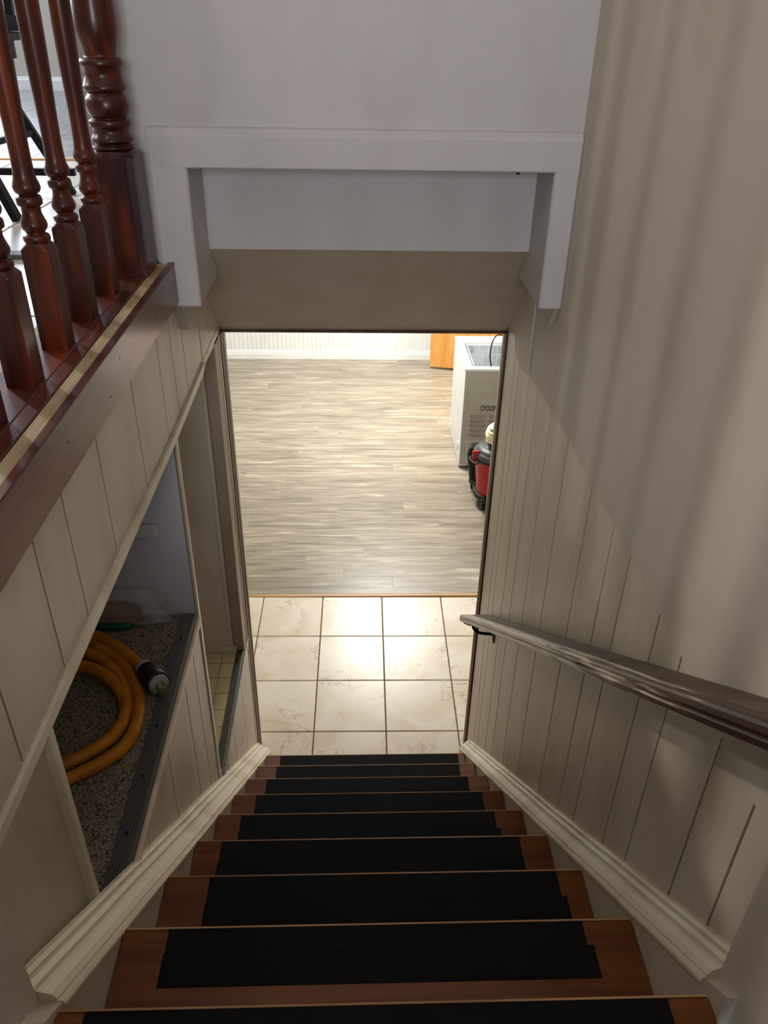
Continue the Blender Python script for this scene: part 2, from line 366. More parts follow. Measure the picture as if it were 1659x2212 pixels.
o = prism('casing_board', [(1.862, 2.500), (1.862, 2.580), (1.850, 2.580), (1.842, 2.566), (1.842, 2.500)], 'x', -.4666, .4545, 'header_paint', tr_, .003)
# small bug-like screw stub below the casing top
bm = B(); alathe(bm, [(.003, 0), (.005, .003), (.004, .010), (.001, .013)], 0, 0, 8); bmesh.ops.rotate(bm, verts=bm.verts, cent=(0, 0, 0), matrix=Matrix.Rotation(R(90), 3, 'X')); bmesh.ops.translate(bm, verts=bm.verts, vec=(.352, 2.018, 2.474)); put('nail', bm, 'black', hw)

# --- basement room shell
def S(o): return tagp(o, kind='structure')
S(box('wall_front.001', -2.0, -.466, 2.486, 2.56, -.2, 2.2, 'white_paint'))
S(box('wall_front.002', .4625, 1.9, 2.486, 2.56, -.2, 2.2, 'white_paint'))
S(box('ceiling', -2.0, 1.9, 2.56, 7.24, 2.2, 2.245, 'white_paint'))
S(box('wall_left.004', -2.1, -2.0, 2.486, 7.24, -.2, 2.2, 'white_paint'))
S(box('wall_right.002', 1.9, 2.0, 2.486, 7.24, -.2, 2.2, 'white_paint'))
wf = S(box('wall_back', -2.0, 1.9, 7.246, 7.34, -.2, 2.25, 'white_paint'))
bm = B(); x = -2.0
while x < .9:
    abox(bm, x+.0015, x+.0385, 7.2415, 7.2465, .075, 1.4); x += .04
o = put('beadboard', bm, 'white_paint', wf); tagp(o, kind='stuff')
bb = S(prism('baseboard_back', [(7.2415, 0), (7.226, 0), (7.226, .050), (7.230, .055), (7.230, .066), (7.235, .071), (7.235, .080), (7.2415, .086)], 'x', -2.0, .9, 'white_paint'))
# door frame of the basement doorway
df = root('door_1', (0, 2.47, 0), kind='structure')
box('jamb', -.466, -.4545, 2.4405, 2.486, 0, 1.926, 'jamb_wood', df, .001)
box('jamb', .4505, .4645, 2.462, 2.486, 0, 1.926, 'jamb_wood', df, .001)
box('jamb_edge', -.466, -.4495, 2.486, 2.500, 0, 1.924, 'trim_paint', df, .001)
box('jamb_edge', .4465, .4645, 2.486, 2.500, 0, 1.924, 'trim_paint', df, .001)
box('head_strip', -.455, .452, 2.480, 2.494, 1.918, 1.9245, 'jamb_wood', df)

# --- floors
fl = S(box('floor', -2.0, 1.9, 2.1, 7.24, -.10, -.010, 'grout'))
TX, TY, T = .1108, 3.2399, .33
c_, s_ = math.cos(-.009), math.sin(-.009)
xs = [k*T for k in range(-7, 6)]
rows = [(0, .334)] + [(-(k)*T, -(k-1)*T) for k in range(1, 4)]
for (b0, b1) in rows:
    for a0 in xs:
        a1 = a0+T
        if TX+a0 < -1.97 or TX+a1 > 1.88: continue
        gg = .0028
        q = [(a0+gg, b0+gg), (a1-gg, b0+gg), (a1-gg, b1-gg), (a0+gg, b1-gg)]
        q = [(TX+c_*a-s_*b, TY+s_*a+c_*b) for a, b in q]
        if min(p[1] for p in q) < 2.15: continue
        prism('tile', q, 'z', -.010, 0.0, 'cream_tile', fl, .0018)
prism('threshold_strip', [(3.578, 0), (3.580, .003), (3.598, .004), (3.606, 0), (3.606, -.01), (3.578, -.01)], 'x', -1.98, 1.88, 'oak_strip', fl)
joint = {0: .34, 1: .18, 2: -.103, 4: .016, 6: .174, 7: -.718, 8: -.15, 9: .285, 10: -.323, 12: -.523}
PW = .1063; PL = 1.22; k = 0; y = 3.607
while y < 7.235:
    y1 = min(3.660+PW*k, 7.24)
    j = joint.get(k, random.uniform(-.6, .6))
    x = j-PL*math.ceil((j+1.99)/PL)
    while x < 1.89:
        xa, xb = max(x, -1.99), min(x+PL, 1.89)
        if xb-xa > .02: box('plank', xa+.0002, xb-.0002, y+.0002, y1-.0002, -.010, -.0003*random.random(), 'laminate', fl, .0004)
        x += PL
    y = y1; k += 1
# upstairs floor
fu = S(box('floor.001', -4.5, -.62, .3, 7.0, 2.10, 2.238, 'grout'))
for i in range(9):
    xb = -.622-.398*i; xa = max(xb-.398, -4.5)
    for j_ in range(9):
        yb = 3.62-.4*j_
        ya = max(yb-.4, .31)
        if yb-ya < .05: continue
        box('tile', xa+.003, xb-.003, ya+.003, yb-.003, 2.238, 2.25, 'pale_tile', fu, .002)
box('threshold_strip', -4.5, -.61, 3.622, 3.662, 2.238, 2.256, 'oak_strip', fu, .002)
k = 0; y = 3.664
while y < 7.0:
    y1 = min(y+.19, 7.0); x = -4.5+random.uniform(-1, 0)
    while x < -.61:
        xa, xb = max(x, -4.5), min(x+1.25, -.61)
        if xb-xa > .03: box('plank', xa+.001, xb-.001, y+.001, y1-.001, 2.238, 2.25, 'grey_laminate', fu, .001)
        x += 1.25
    y = y1
box('metal_strip', -1.6, -.64, 2.055, 2.10, 2.245, 2.262, 'dark_aluminium', fu, .003)
# upstairs walls and ceiling
w = S(bpy.data.objects.new('wall_back.001', None)); COL.objects.link(w); w.location = (-2.5, 7.05, 3.4); WL[w.name] = Vector(w.location)
wx0, wx1, wz0, wz1 = -3.62, -2.50, 2.84, 4.1
for args in ((-4.5, wx0, 2.24, 4.7), (wx1, -.52, 2.24, 4.7), (wx0, wx1, 2.24, wz0), (wx0, wx1, wz1, 4.7)):
    box('wall_panel', args[0], args[1], 7.0, 7.1, args[2], args[3], 'room_wall', w)
S(prism('baseboard_back.001', [(7.0, 2.25), (6.985, 2.25), (6.985, 2.318), (6.990, 2.326), (6.990, 2.334), (7.0, 2.34)], 'x', -4.5, -.6, 'white_paint'))
wn = S(root('window_1', ((wx0+wx1)/2, 7.02, wz0)))
for a in ((wx0, wx1, wz0, wz0+.04), (wx0, wx1, wz1-.04, wz1), (wx0, wx0+.04, wz0, wz1), (wx1-.04, wx1, wz0, wz1), ((wx0+wx1)/2-.02, (wx0+wx1)/2+.02, wz0, wz1)):
    box('window_frame', a[0], a[1], 7.0, 7.06, a[2], a[3], 'white_paint', wn)
for a, b in ((wx0+.04, (wx0+wx1)/2-.02), ((wx0+wx1)/2+.02, wx1-.04)): box('pane', a, b, 7.028, 7.032, wz0+.04, wz1-.04, 'window_glass', wn)
w = S(root('wall_left.005', (-4.55, 3, 3.4)))
for a in ((-2.5, 4.85, 2.1, 4.7), (6.05, 7.1, 2.1, 4.7), (4.85, 6.05, 2.1, 2.95), (4.85, 6.05, 4.15, 4.7)):
    box('wall_panel', -4.6, -4.5, a[0], a[1], a[2], a[3], 'room_wall', w)
wn = S(root('window_2', (-4.55, 5.45, 2.95)))
for a in ((4.85, 6.05, 2.95, 2.99), (4.85, 6.05, 4.11, 4.15), (4.85, 4.89, 2.95, 4.15), (6.01, 6.05, 2.95, 4.15)):
    box('window_frame', -4.58, -4.5, a[0], a[1], a[2], a[3], 'white_paint', wn)
box('pane', -4.552, -4.548, 4.89, 6.01, 2.99, 4.11, 'window_glass', wn)
S(box('ceiling.001', -4.6, .6, -2.6, 7.1, 4.7, 4.8, 'white_paint'))
S(box('wall_back.002', -4.6, .6, -2.6, -2.5, -.2, 4.8, 'room_wall'))
S(box('floor.002', -4.5, -.62, -2.5, .3, 2.10, 2.25, 'grey_laminate'))

# --- side closet with carpet (upper opening) and the tiled side room (lower opening)
S(prism('wall_left.006', [(1.706, .70), (1.742, .70), (1.752, 1.95), (1.716, 1.95)], 'x', -1.25, -.4668, 'closet_grey'))
S(box('wall_left.007', -1.25, -.50, .775, .795, 1.0, 1.95, 'closet_grey'))
S(box('wall_left.008', -1.27, -1.25, .775, 2.46, .60, 1.95, 'closet_grey'))
S(box('ceiling.002', -1.27, -.50, .775, 2.46, 1.95, 1.97, 'closet_grey'))
fc = S(box('floor.003', -1.25, -.4668, .795, 1.703, 1.34, 1.388, 'raw_wood'))
bm = B(); abox(bm, -1.25, -.503, .797, 1.703, 1.388, 1.400)
put('carpet', bm, 'carpet', fc)['kind'] = 'stuff'
# ragged carpet edge along the far wall
bm = B()
for i in range(16):
    xx = -.50-.012*i+random.uniform(-.003, .003); atube(bm, smooth_pts([(xx, 1.703, 1.400), (xx+random.uniform(-.01, .01), 1.698, 1.408), (xx+random.uniform(-.012, .012), 1.688, 1.402)], 3), .0025, 5)
put('frayed_edge', bm, 'carpet', fc)['kind'] = 'stuff'
S(prism('trim_2', [(-.503, 1.400), (-.500, 1.406), (-.466, 1.406), (-.4595, 1.402), (-.4595, 1.375), (-.466, 1.372), (-.503, 1.372)], 'y', .805, 1.700, 'dark_aluminium'))
sill = bpy.data.objects['trim_2']
bm = B()
for k in range(6): abox(bm, -.4985+.0062*k, -.4953+.0062*k, .806, 1.698, 1.4055, 1.4078)
put('rib', bm, 'aluminium', sill)['kind'] = 'stuff'
for yy in (.90, 1.02, 1.16, 1.30, 1.45, 1.60):
    bm = B(); alathe(bm, [(.0045, 1.406), (.0042, 1.4085), (.001, 1.4088)], -.484, yy, 10); put('screw', bm, 'black', sill)
box('sill_edge', -.4615, -.4495, .83, 1.700, 1.380, 1.3965, 'trim_paint', sill, .003)
fn = S(box('floor.004', -1.25, -.47, 1.755, 2.34, .62, .694, 'grout'))
for i in range(8):
    xb = -.540-.16*(i-1) if i else -.47
    xa = -.540-.16*i if i else -.540
    if xa < -1.25: break
    for j_ in range(8):
        ya = 1.722+.0795*j_; yb = ya+.0795
        ya = max(ya, 1.756); yb = min(yb, 2.34)
        if yb-ya < .01: continue
        box('tile', xa+.001, xb-.001, ya+.001, yb-.001, .694, .700, 'yellow_tile', fn, .0008)
S(box('wall_left.009', -1.25, -.50, 2.34, 2.44, .60, 1.95, 'nook_brown'))
S(box('baseboard_left.001', -1.25, -.487, 2.330, 2.3395, .70, .733, 'trim_paint', bev=.002))
S(box('trim_3', -.4995, -.4605, 2.345, 2.423, .70, 1.93, 'soffit_paint', bev=.002))
S(box('trim_4', -.512, -.4995, 2.331, 2.3395, .72, 1.93, 'nook_brown', bev=.001))
st = S(prism('trim_5', [(-.491, .700), (-.489, .706), (-.466, .706), (-.4595, .703), (-.4595, .682), (-.491, .682)], 'y', 1.742, 2.40, 'dark_aluminium'))
box('sill_edge', -.463, -.4535, 1.742, 2.425, .684, .7045, 'aluminium', st, .002)
for yy in (1.80, 1.98, 2.12, 2.28):
    bm = B(); alathe(bm, [(.0035, .706), (.0032, .7078), (.001, .708)], -.479, yy, 10); put('screw', bm, 'black', st)
# junction box on the closet wall
jb = root('junction_box', (-.56, 1.709, 1.66), 'small grey painted junction box on the far wall of the carpeted closet', 'junction box')
box('body', -.592, -.528, 1.694, 1.7092, 1.660, 1.690, 'closet_grey', jb, .003)
box('cover', -.590, -.530, 1.686, 1.694, 1.662, 1.688, 'closet_grey', jb, .002)
for xx, zz in ((-.585, 1.668), (-.575, 1.692)):
    bm = B(); alathe(bm, [(.003, 0), (.0028, .003)], 0, 0, 8); bmesh.ops.rotate(bm, verts=bm.verts, cent=(0, 0, 0), matrix=Matrix.Rotation(R(90), 3, 'X')); bmesh.ops.translate(bm, verts=bm.verts, vec=(xx, 1.6865, zz)); put('screw', bm, 'black', jb)

# ------------------------------------------------------------------ staircase
st = root('staircase', (0, 1.2, 0), 'straight wooden stair of brown treads with black grip strips going down to the tiles', 'stairs')
RUN, RISE = .2185, .1921
for i in range(11):
    yn = 2.2768-RUN*i; z = RISE*(i+1)
    bm = B(); abox(bm, -.4015, .4147, yn-RUN-.022, yn, z-.028, z)
    es = [e for e in bm.edges if all(v.co.y > yn-.001 for v in e.verts) and abs(e.verts[0].co.x-e.verts[1].co.x) > .1]
    bmesh.ops.bevel(bm, geom=es, offset=.004, segments=2, affect='EDGES')
    t = put('tread', bm, 'tread_wood', st)
    xl = [-.342, -.330, -.335, -.334, -.339, -.343, -.318, -.331, -.368, -.335, -.335][i]; xr = [.388, .356, .349, .352, .34, .349, .364, .334, .362, .345, .345][i]
    box('worn_lit_nosing', -.4005, .4137, yn-.0022, yn+.0006, z-.006, z+.0004, 'worn_lit_edge', t)  # pale strip: worn bare edge plus glancing basement light put into the colour
    dep = .094 if i == 7 else .125
    box('grip_strip', xl, xr, yn-dep*.45, yn-.003, z, z+.0010, 'grip_tape', t)
    box('grip_strip', xl-random.uniform(0, .003), xr+(.010 if i in (4, 6, 7) else .001), yn-dep, yn-dep*.45-.0006, z, z+.0010, 'grip_tape', t)
    box('riser', -.4015, .4147, yn-.034, yn-.022, z-RISE+.0002, z-.028, 'tread_wood', st)
# stringers (white skirt boards) and the moulded rails on top of them
LB = lambda y: .151+(2.319-y)*.8835
RB = lambda y: .210+(2.266-y)*.888
S(prism('trim_6', [(.50, LB(.50)), (2.42, LB(2.42)), (2.42, -.01), (2.2, -.01), (.50, 1.35)], 'x', -.4605, -.404, 'panel_paint'))
S(prism('trim_7', [(.50, RB(.50)), (2.40, RB(2.40)), (2.40, -.01), (2.2, -.01), (.50, 1.35)], 'x', .417, .4565, 'panel_paint'))
def moulding(name, side):
    # cross section: u = distance from wall towards the stair, v = height above the board edge line
    prof = [(0, .046), (.006, .046), (.010, .041), (.009, .036), (.014, .036), (.020, .031), (.0215, .024), (.026, .022), (.034, .017), (.039, .008), (.0385, .003), (.043, .002), (.045, -.003), (.045, -.009), (.043, -.012), (.0395, -.012), (.0395, -.002), (0, -.002)]
    bm = B(); rings = []
    if side < 0: x0, ln, ys = -.4605, LB, (.545, 2.420)
    else: x0, ln, ys = .4565, RB, (.545, 2.392)
    sc = 1.33 if side < 0 else 1.0
    n = 26
    for k in range(n+1):
        y = ys[0]+(ys[1]-ys[0])*k/n
        wob = .0008*math.sin(y*9.0)+.0006*math.sin(y*23)
        rings.append([bm.verts.new((x0-side*u*sc, y, ln(y)+v*1.06+wob)) for u, v in prof])
    m = len(prof)
    for a, b in zip(rings, rings[1:]):
        for i in range(m): bm.faces.new([a[i], a[(i+1) % m], b[(i+1) % m], b[i]])
    bm.faces.new(rings[0]); bm.faces.new(rings[-1][::-1])
    return S(put(name, bm, 'trim_paint'))
moulding('baseboard_left', -1); moulding('baseboard_right', 1)
# landing behind the viewer
S(box('floor.005', -.432, .432, -2.5, .02, 2.10, 2.25, 'tread_wood'))

# ------------------------------------------------------------------ railing with newel and balusters on the upper deck
S(box('floor.006', -.62, -.4780, .545, 1.86, 2.236, 2.285, 'raw_wood'))
fa = S(box('trim_8', -.4535, -.4395, .40, 1.858, 2.212, 2.3015, 'fascia_stain', bev=.0015))
box('top_edge', -.4537, -.4388, .40, 1.858, 2.2985, 2.3035, 'cherry_long', fa, .0012)
for (yy, zz) in ((1.03, 2.262), (1.33, 2.272), (1.25, 2.235), (1.62, 2.25)):
    bm = B(); alathe(bm, [(.002, 0), (.0018, .001)], 0, 0, 8); bmesh.ops.rotate(bm, verts=bm.verts, cent=(0, 0, 0), matrix=Matrix.Rotation(R(90), 3, 'Y')); bmesh.ops.translate(bm, verts=bm.verts, vec=(-.4398, yy, zz)); put('nail_hole', bm, 'black', fa)
box('deck_strip', -.4772, -.4540, .40, 1.835, 2.240, 2.3005, 'raw_wood', fa, .001)
rl = root('stair_railing', (-.53, 1.3, 2.285), 'dark red stained wooden railing with turned balusters on the upper deck', 'railing')
box('base_rail', -.502, -.4776, .40, 1.86, 2.286, 2.3025, 'cherry_long', rl, .0015)
box('shoe_rail', -.585, -.5035, .40, 1.86, 2.286, 2.3015, 'cherry_long', rl, .0015)
def sqbase(bm, cx, cy, z0, z1, h, ch):
    """square block whose top shoulders are turned"""
    rings = []
    seg = 32
    for z, k in ((z0, 0.0), (z1-.010, 0.0), (z1-.006, .35), (z1-.002, .8), (z1, 1.0)):
        ring = []
        for i in range(seg):
            a = 2*math.pi*i/seg; c, s__ = math.cos(a), math.sin(a)
            sq = h/max(abs(c), abs(s__)); sq = min(sq, h*1.385)
            r_ = sq*(1-k)+ch*k if sq > ch else sq
            ring.append(bm.verts.new((cx+r_*c, cy+r_*s__, z)))
        rings.append(ring)
    for a, b in zip(rings, rings[1:]):
        for i in range(seg): bm.faces.new([a[i], a[(i+1) % seg], b[(i+1) % seg], b[i]])
    bm.faces.new(rings[0][::-1]); bm.faces.new(rings[-1])
def spline_prof(p, n=4):
    q = smooth_pts([(a, b, 0) for a, b in p], n); return [(max(.001, v.x), v.y) for v in q]
BP = [(.0185, 2.473), (.0205, 2.476), (.0200, 2.482), (.0150, 2.486), (.0145, 2.488), (.0180, 2.492), (.0200, 2.499), (.0175, 2.507), (.0148, 2.515), (.0145, 2.520), (.0150, 2.526), (.0185, 2.528), (.0195, 2.534), (.0180, 2.540), (.0135, 2.543), (.0180, 2.546), (.0205, 2.553), (.0190, 2.560), (.0165, 2.568), (.0152, 2.586), (.0150, 2.620), (.0158, 2.660), (.0172, 2.700), (.0182, 2.760), (.0182, 2.84), (.0165, 2.95), (.0145, 3.02), (.0200, 3.03), (.0145, 3.045), (.0195, 3.06), (.0195, 3.14)]
for cy in (.685, .840, .997, 1.151, 1.310, 1.459, 1.618):
    bm = B(); sqbase(bm, -.531, cy, 2.3015, 2.473, .0215, .0195); alathe(bm, spline_prof(BP, 3), -.531, cy, 24)
    put('baluster', bm, 'cherry', rl, True)
for o in rl.children:
    if o.name.startswith('baluster'):
        for p in o.data.polygons:
            if p.center.z < -.25 and abs(p.normal.z) < .2: p.use_smooth = False
ny = 1.775; nx = -.502
NP = [(.036, 2.545), (.041, 2.549), (.0405, 2.553), (.0345, 2.555), (.036, 2.558), (.0415, 2.562), (.0400, 2.568), (.0355, 2.577), (.0360, 2.584), (.0400, 2.588), (.0410, 2.593), (.0400, 2.599), (.0345, 2.602), (.0345, 2.604), (.0395, 2.612), (.0420, 2.624), (.0400, 2.637), (.0350, 2.645), (.0350, 2.647), (.0405, 2.652), (.0412, 2.658), (.0385, 2.665), (.0355, 2.675), (.0355, 2.681), (.0380, 2.690), (.0410, 2.694), (.0408, 2.701), (.0370, 2.706), (.0305, 2.708), (.0330, 2.722), (.0385, 2.745), (.0400, 2.765), (.0385, 2.80), (.0330, 2.86), (.0290, 2.93), (.0280, 3.0), (.034, 3.02), (.028, 3.04), (.036, 3.06), (.036, 3.12)]
bm = B(); sqbase(bm, nx-.013, ny, 2.3015, 2.545, .043, .041); alathe(bm, spline_prof([(a*1.0, b) for a, b in NP], 3), nx-.016, ny, 32)
nw = put('newel', bm, 'cherry', rl, True)
for p in nw.data.polygons:
    if abs(p.normal.z) < .15 and p.center.z+WL[nw.name].z < 2.54: p.use_smooth = False
box('hand_rail', -.562, -.500, .40, 1.855, 3.125, 3.175, 'cherry_long', rl, .008)

# ------------------------------------------------------------------ wall handrail on the right
hr = root('wall_handrail', (.42, 1.4, 1.6), 'worn brown wooden handrail with chipped pale paint mounted on the right panelled wall', 'handrail')
RZ = lambda y: 2.605-.737*y
bm = B(); rings = []
prof = [(.362, -.004), (.365, .0), (.372, .002), (.388, .001), (.392, -.002), (.392, -.030), (.386, -.036), (.370, -.036), (.362, -.031), (.3605, -.022), (.364, -.018), (.3605, -.012)]
ys = [.10+k*.045 for k in range(50)]
ys = [y for y in ys if y < 2.20]+[2.22, 2.26, 2.29, 2.31, 2.325, 2.335, 2.34]
for y in ys:
    e = max(0, (y-2.26)/.08); k = math.sqrt(max(.02, 1-e*e)) if y > 2.26 else 1
    sh = .010*max(0, (y-2.1)/.24)
    wob = .0015*math.sin(y*5.1)
    rings.append([bm.verts.new((.378+(u-.378)*(1+.15*max(0, (y-1.9)/.4))*k-sh+wob, y, RZ(y)-.016+(v+.016)*k)) for u, v in prof])
m = len(prof)
for a, b in zip(rings, rings[1:]):
    for i in range(m): bm.faces.new([a[i], a[(i+1) % m], b[(i+1) % m], b[i]])
bm.faces.new(rings[0]); bm.faces.new(rings[-1][::-1])
put('rail', bm, 'worn_rail', hr, False)
bm = B(); aprism(bm, [(.10, RZ(.10)-.002), (2.30, RZ(2.30)-.002), (2.27, RZ(2.27)-.020), (.10, RZ(.10)-.020)], 'x', .391, .4535, .003); put('backing_ledge', bm, 'ledge_wood', hr)
for yy in (.525, 2.16):
    bm = B(); z = RZ(yy)-.040
    atube(bm, smooth_pts([(.378, yy, z+.006), (.382, yy, z-.014), (.405, yy, z-.034), (.4555, yy, z-.040)], 5), .0055, 8)
    abox(bm, .366, .390, yy-.030, yy+.050, z+.002-.03, z+.005-.03) if False else None
    abox(bm, .4515, .4560, yy-.016, yy+.016, z-.070, z-.012, .001)
    put('bracket', bm, 'black_metal', hr)
bm = B(); abar(bm, (.372, 2.17, RZ(2.17)-.040), (.372, 2.28, RZ(2.28)-.040), .014, .004); put('bracket_plate', bm, 'black_metal', hr)

# ------------------------------------------------------------------ yellow power cord coiled on the closet carpet
cd = root('power_cord', (-.70, 1.35, 1.40), 'thick yellow power cord coiled on grey carpet with a black round plug', 'cord')
ZC = 1.416
A = [(-.80, 1.612), (-.76, 1.605), (-.716, 1.594), (-.672, 1.577), (-.619, 1.536), (-.578, 1.497), (-.545, 1.462)]
Bp = [(-.80, 1.586), (-.727, 1.580), (-.681, 1.555), (-.629, 1.518), (-.581, 1.461), (-.547, 1.399), (-.530, 1.33), (-.529, 1.27), (-.543, 1.226), (-.572, 1.193), (-.601, 1.169), (-.640, 1.145), (-.70, 1.118), (-.78, 1.11), (-.88, 1.15), (-.95, 1.24), (-.97, 1.36), (-.94, 1.49), (-.87, 1.565)]
Cp = [(-.78, 1.545), (-.717, 1.535), (-.686, 1.524), (-.643, 1.492), (-.601, 1.442), (-.570, 1.38), (-.558, 1.318), (-.566, 1.268), (-.588, 1.234), (-.617, 1.207), (-.655, 1.180), (-.71, 1.155), (-.79, 1.150), (-.87, 1.19), (-.92, 1.27), (-.93, 1.37), (-.90, 1.47), (-.85, 1.525)]
Dp = [(-.80, 1.45), (-.76, 1.462), (-.717, 1.468), (-.681, 1.466), (-.643, 1.450), (-.604, 1.420), (-.572, 1.37), (-.562, 1.32)]
bm = B()
atube(bm, smooth_pts([(a, b, ZC+.010) for a, b in A[:-2]]+[(-.578, 1.497, ZC+.010), (-.545, 1.462, ZC+.012)], 5), .0148, 10)
atube(bm, smooth_pts([(a, b, ZC) for a, b in Bp], 5, True), .0148, 10, True)
atube(bm, smooth_pts([(a, b, ZC+.004) for a, b in Cp], 5, True), .0148, 10, True)
atube(bm, smooth_pts([(a, b, ZC+.018-.006*max(0, i-3)) for i, (a, b) in enumerate(Dp)], 5), .0148, 10)
put('cable', bm, 'yellow_rubber', cd, True)
p0 = Vector((-.548, 1.466, ZC+.016)); dr = Vector((.072, -.092, .012)).normalized()
def along(bm, prof, mat, name, par, smooth=True, seg=22):
    alathe(bm, prof, 0, 0, seg); q = dr.to_track_quat('Z', 'Y').to_matrix()
    bmesh.ops.rotate(bm, verts=bm.verts, cent=(0, 0, 0), matrix=q); bmesh.ops.translate(bm, verts=bm.verts, vec=p0)
    return put(name, bm, mat, par, smooth)
along(B(), [(.0175, -.004), (.021, .002), (.022, .014), (.019, .018)], 'grey_disc', 'collar', cd)
pg = along(B(), [(.022, .016), (.027, .022), (.028, .060), (.0285, .064), (.0285, .078), (.026, .081)], 'black', 'plug_body', cd)
along(B(), [(.0235, .080), (.024, .090), (.012, .092)], 'grey_disc', 'plug_face', cd)
q = dr.to_track_quat('Z', 'Y').to_matrix()
for a, (w_, t_) in zip((30, 150, 270), ((.010, .002), (.010, .002), (.010, .002))):
    bm = B(); off = Vector((.011*math.cos(R(a)), .011*math.sin(R(a)), 0))
    abox(bm, -.0045, .0045, -.0012, .0012, .088, .112); abox(bm, -.0045+.003, .0045+.003, -.0012, .0012, .106, .114)
    bmesh.ops.rotate(bm, verts=bm.verts, cent=(0, 0, 0), matrix=Matrix.Rotation(R(a+90), 3, 'Z')); bmesh.ops.translate(bm, verts=bm.verts, vec=off)
    bmesh.ops.rotate(bm, verts=bm.verts, cent=(0, 0, 0), matrix=q); bmesh.ops.translate(bm, verts=bm.verts, vec=p0); put('prong', bm, 'brass', cd)

# ------------------------------------------------------------------ wrapped parcel behind the cord
pk = root('wrapped_parcel', (-.66, 1.67, 1.40), 'brown parcel in crumpled clear plastic lying behind the yellow cord on the carpet', 'parcel')
from mathutils import noise as mnoise
def blob(bm, c, s3, sub, amp, freq, seed):
    r_ = bmesh.ops.create_icosphere(bm, subdivisions=sub, radius=1.0)
    for v in r_['verts']:
        d = v.co.copy(); k = 1+amp*mnoise.noise(d*freq+Vector((seed, 0, 0)))
        e = [math.copysign(abs(t)**.62, t) for t in d]
        v.co = Vector((c[0]+s3[0]*e[0]*k, c[1]+s3[1]*e[1]*k, c[2]+s3[2]*e[2]*k))
        v.co.z = max(v.co.z, 1.401)
bm = B(); blob(bm, (-.70, 1.672, 1.432), (.105, .028, .028), 3, .12, 1.6, 3); put('cardboard', bm, 'brown_card', pk, True)
bm = B(); blob(bm, (-.70, 1.643, 1.412), (.085, .010, .012), 2, .15, 2, 9); put('tape_band', bm, 'green_tape', pk, True)
bm = B(); blob(bm, (-.69, 1.672, 1.450), (.150, .030, .050), 4, .35, 3.2, 5); put('plastic_film', bm, 'clear_film', pk, True)

# ------------------------------------------------------------------ basement: freezer
fz = root('chest_freezer', (1.0, 5.4, 0), 'white chest freezer with grey front panel standing open beyond the basement doorway', 'freezer')
fx0, fx1, fy0, fy1, zt = .715, 1.60, 5.09, 5.74, .76
bm = B(); abox(bm, fx0+.012, fx1-.012, fy0+.012, fy1-.012, 0.0, .02); put('plinth', bm, 'black', fz)
bm = B()
for a in ((fx0, fx0+.05, fy0, fy1), (fx1-.05, fx1, fy0, fy1), (fx0+.05, fx1-.05, fy0+.004, fy0+.045), (fx0+.05, fx1-.05, fy1-.10, fy1)): abox(bm, *a, .012, zt-.022)
abox(bm, fx0+.0502, fx1-.0502, fy0+.0452, fy1-.1002, .012, .12)
body = put('body', bm, 'freezer_side', fz)
box('front_panel', fx0+.006, fx1-.006, fy0-.002, fy0+.004, .03, zt-.024, 'freezer_grey', fz, .001)
bm = B()
for a in ((fx0-.004, fx0+.048, fy0-.004, fy1+.002), (fx1-.05, fx1+.002, fy0-.004, fy1+.002), (fx0+.048, fx1-.05, fy0-.004, fy0+.046), (fx0+.048, fx1-.05, fy1-.13, fy1+.002)): abox(bm, *a, zt-.022, zt, .003)
put('rim', bm, 'white_plastic', fz)
bm = B()
abox(bm, fx0+.05, fx0+.056, fy0+.045, fy1-.13, .12, zt-.022); abox(bm, fx1-.056, fx1-.05, fy0+.045, fy1-.13, .12, zt-.022)
abox(bm, fx0+.05, fx1-.05, fy0+.045, fy0+.051, .12, zt-.022); abox(bm, fx0+.05, fx1-.05, fy1-.136, fy1-.13, .12, zt-.022); abox(bm, fx0+.05, fx1-.05, fy0+.045, fy1-.13, .12, .126)
put('liner', bm, 'frost', fz)
# wire basket hanging in the freezer
wb = root('wire_basket', (.95, 5.37, .60), 'white wire basket hanging inside the open chest freezer', 'basket')
bx0, bx1, by0, by1, bz0, bz1 = .785, 1.14, 5.15, 5.598, .54, .742
bm = B()
for z in (bz1, bz1-.07): atube(bm, [(bx0, by0, z), (bx1, by0, z), (bx1, by1, z), (bx0, by1, z)], .0032, 6, True)
put('rim', bm, 'white_plastic', wb)
bm = B(); x = bx0+.022
while x < bx1: atube(bm, smooth_pts([(x, by0, bz1), (x, by0+.003, bz0+.01), (x, by0+.012, bz0), (x, by1-.012, bz0), (x, by1-.003, bz0+.01), (x, by1, bz1)], 3), .0022, 5); x += .034
y = by0+.03
while y < by1: atube(bm, smooth_pts([(bx0, y, bz1), (bx0+.003, y, bz0+.01), (bx0+.012, y, bz0+.002), (bx1-.012, y, bz0+.002), (bx1, y, bz1)], 3), .0022, 5); y += .05
put('wires', bm, 'white_plastic', wb)['kind'] = 'stuff'
lc = put('cable', atube(B(), smooth_pts([(1.09, 5.72, .7665), (1.02, 5.66, .80), (.955, 5.50, .81), (.905, 5.28, .79), (.895, 5.16, .768), (.892, 5.13, .7665)], 6), .0050, 8), 'cable_black', None, True)
tagp(lc, 'thin black cable looping across the open top of the chest freezer', 'cable')
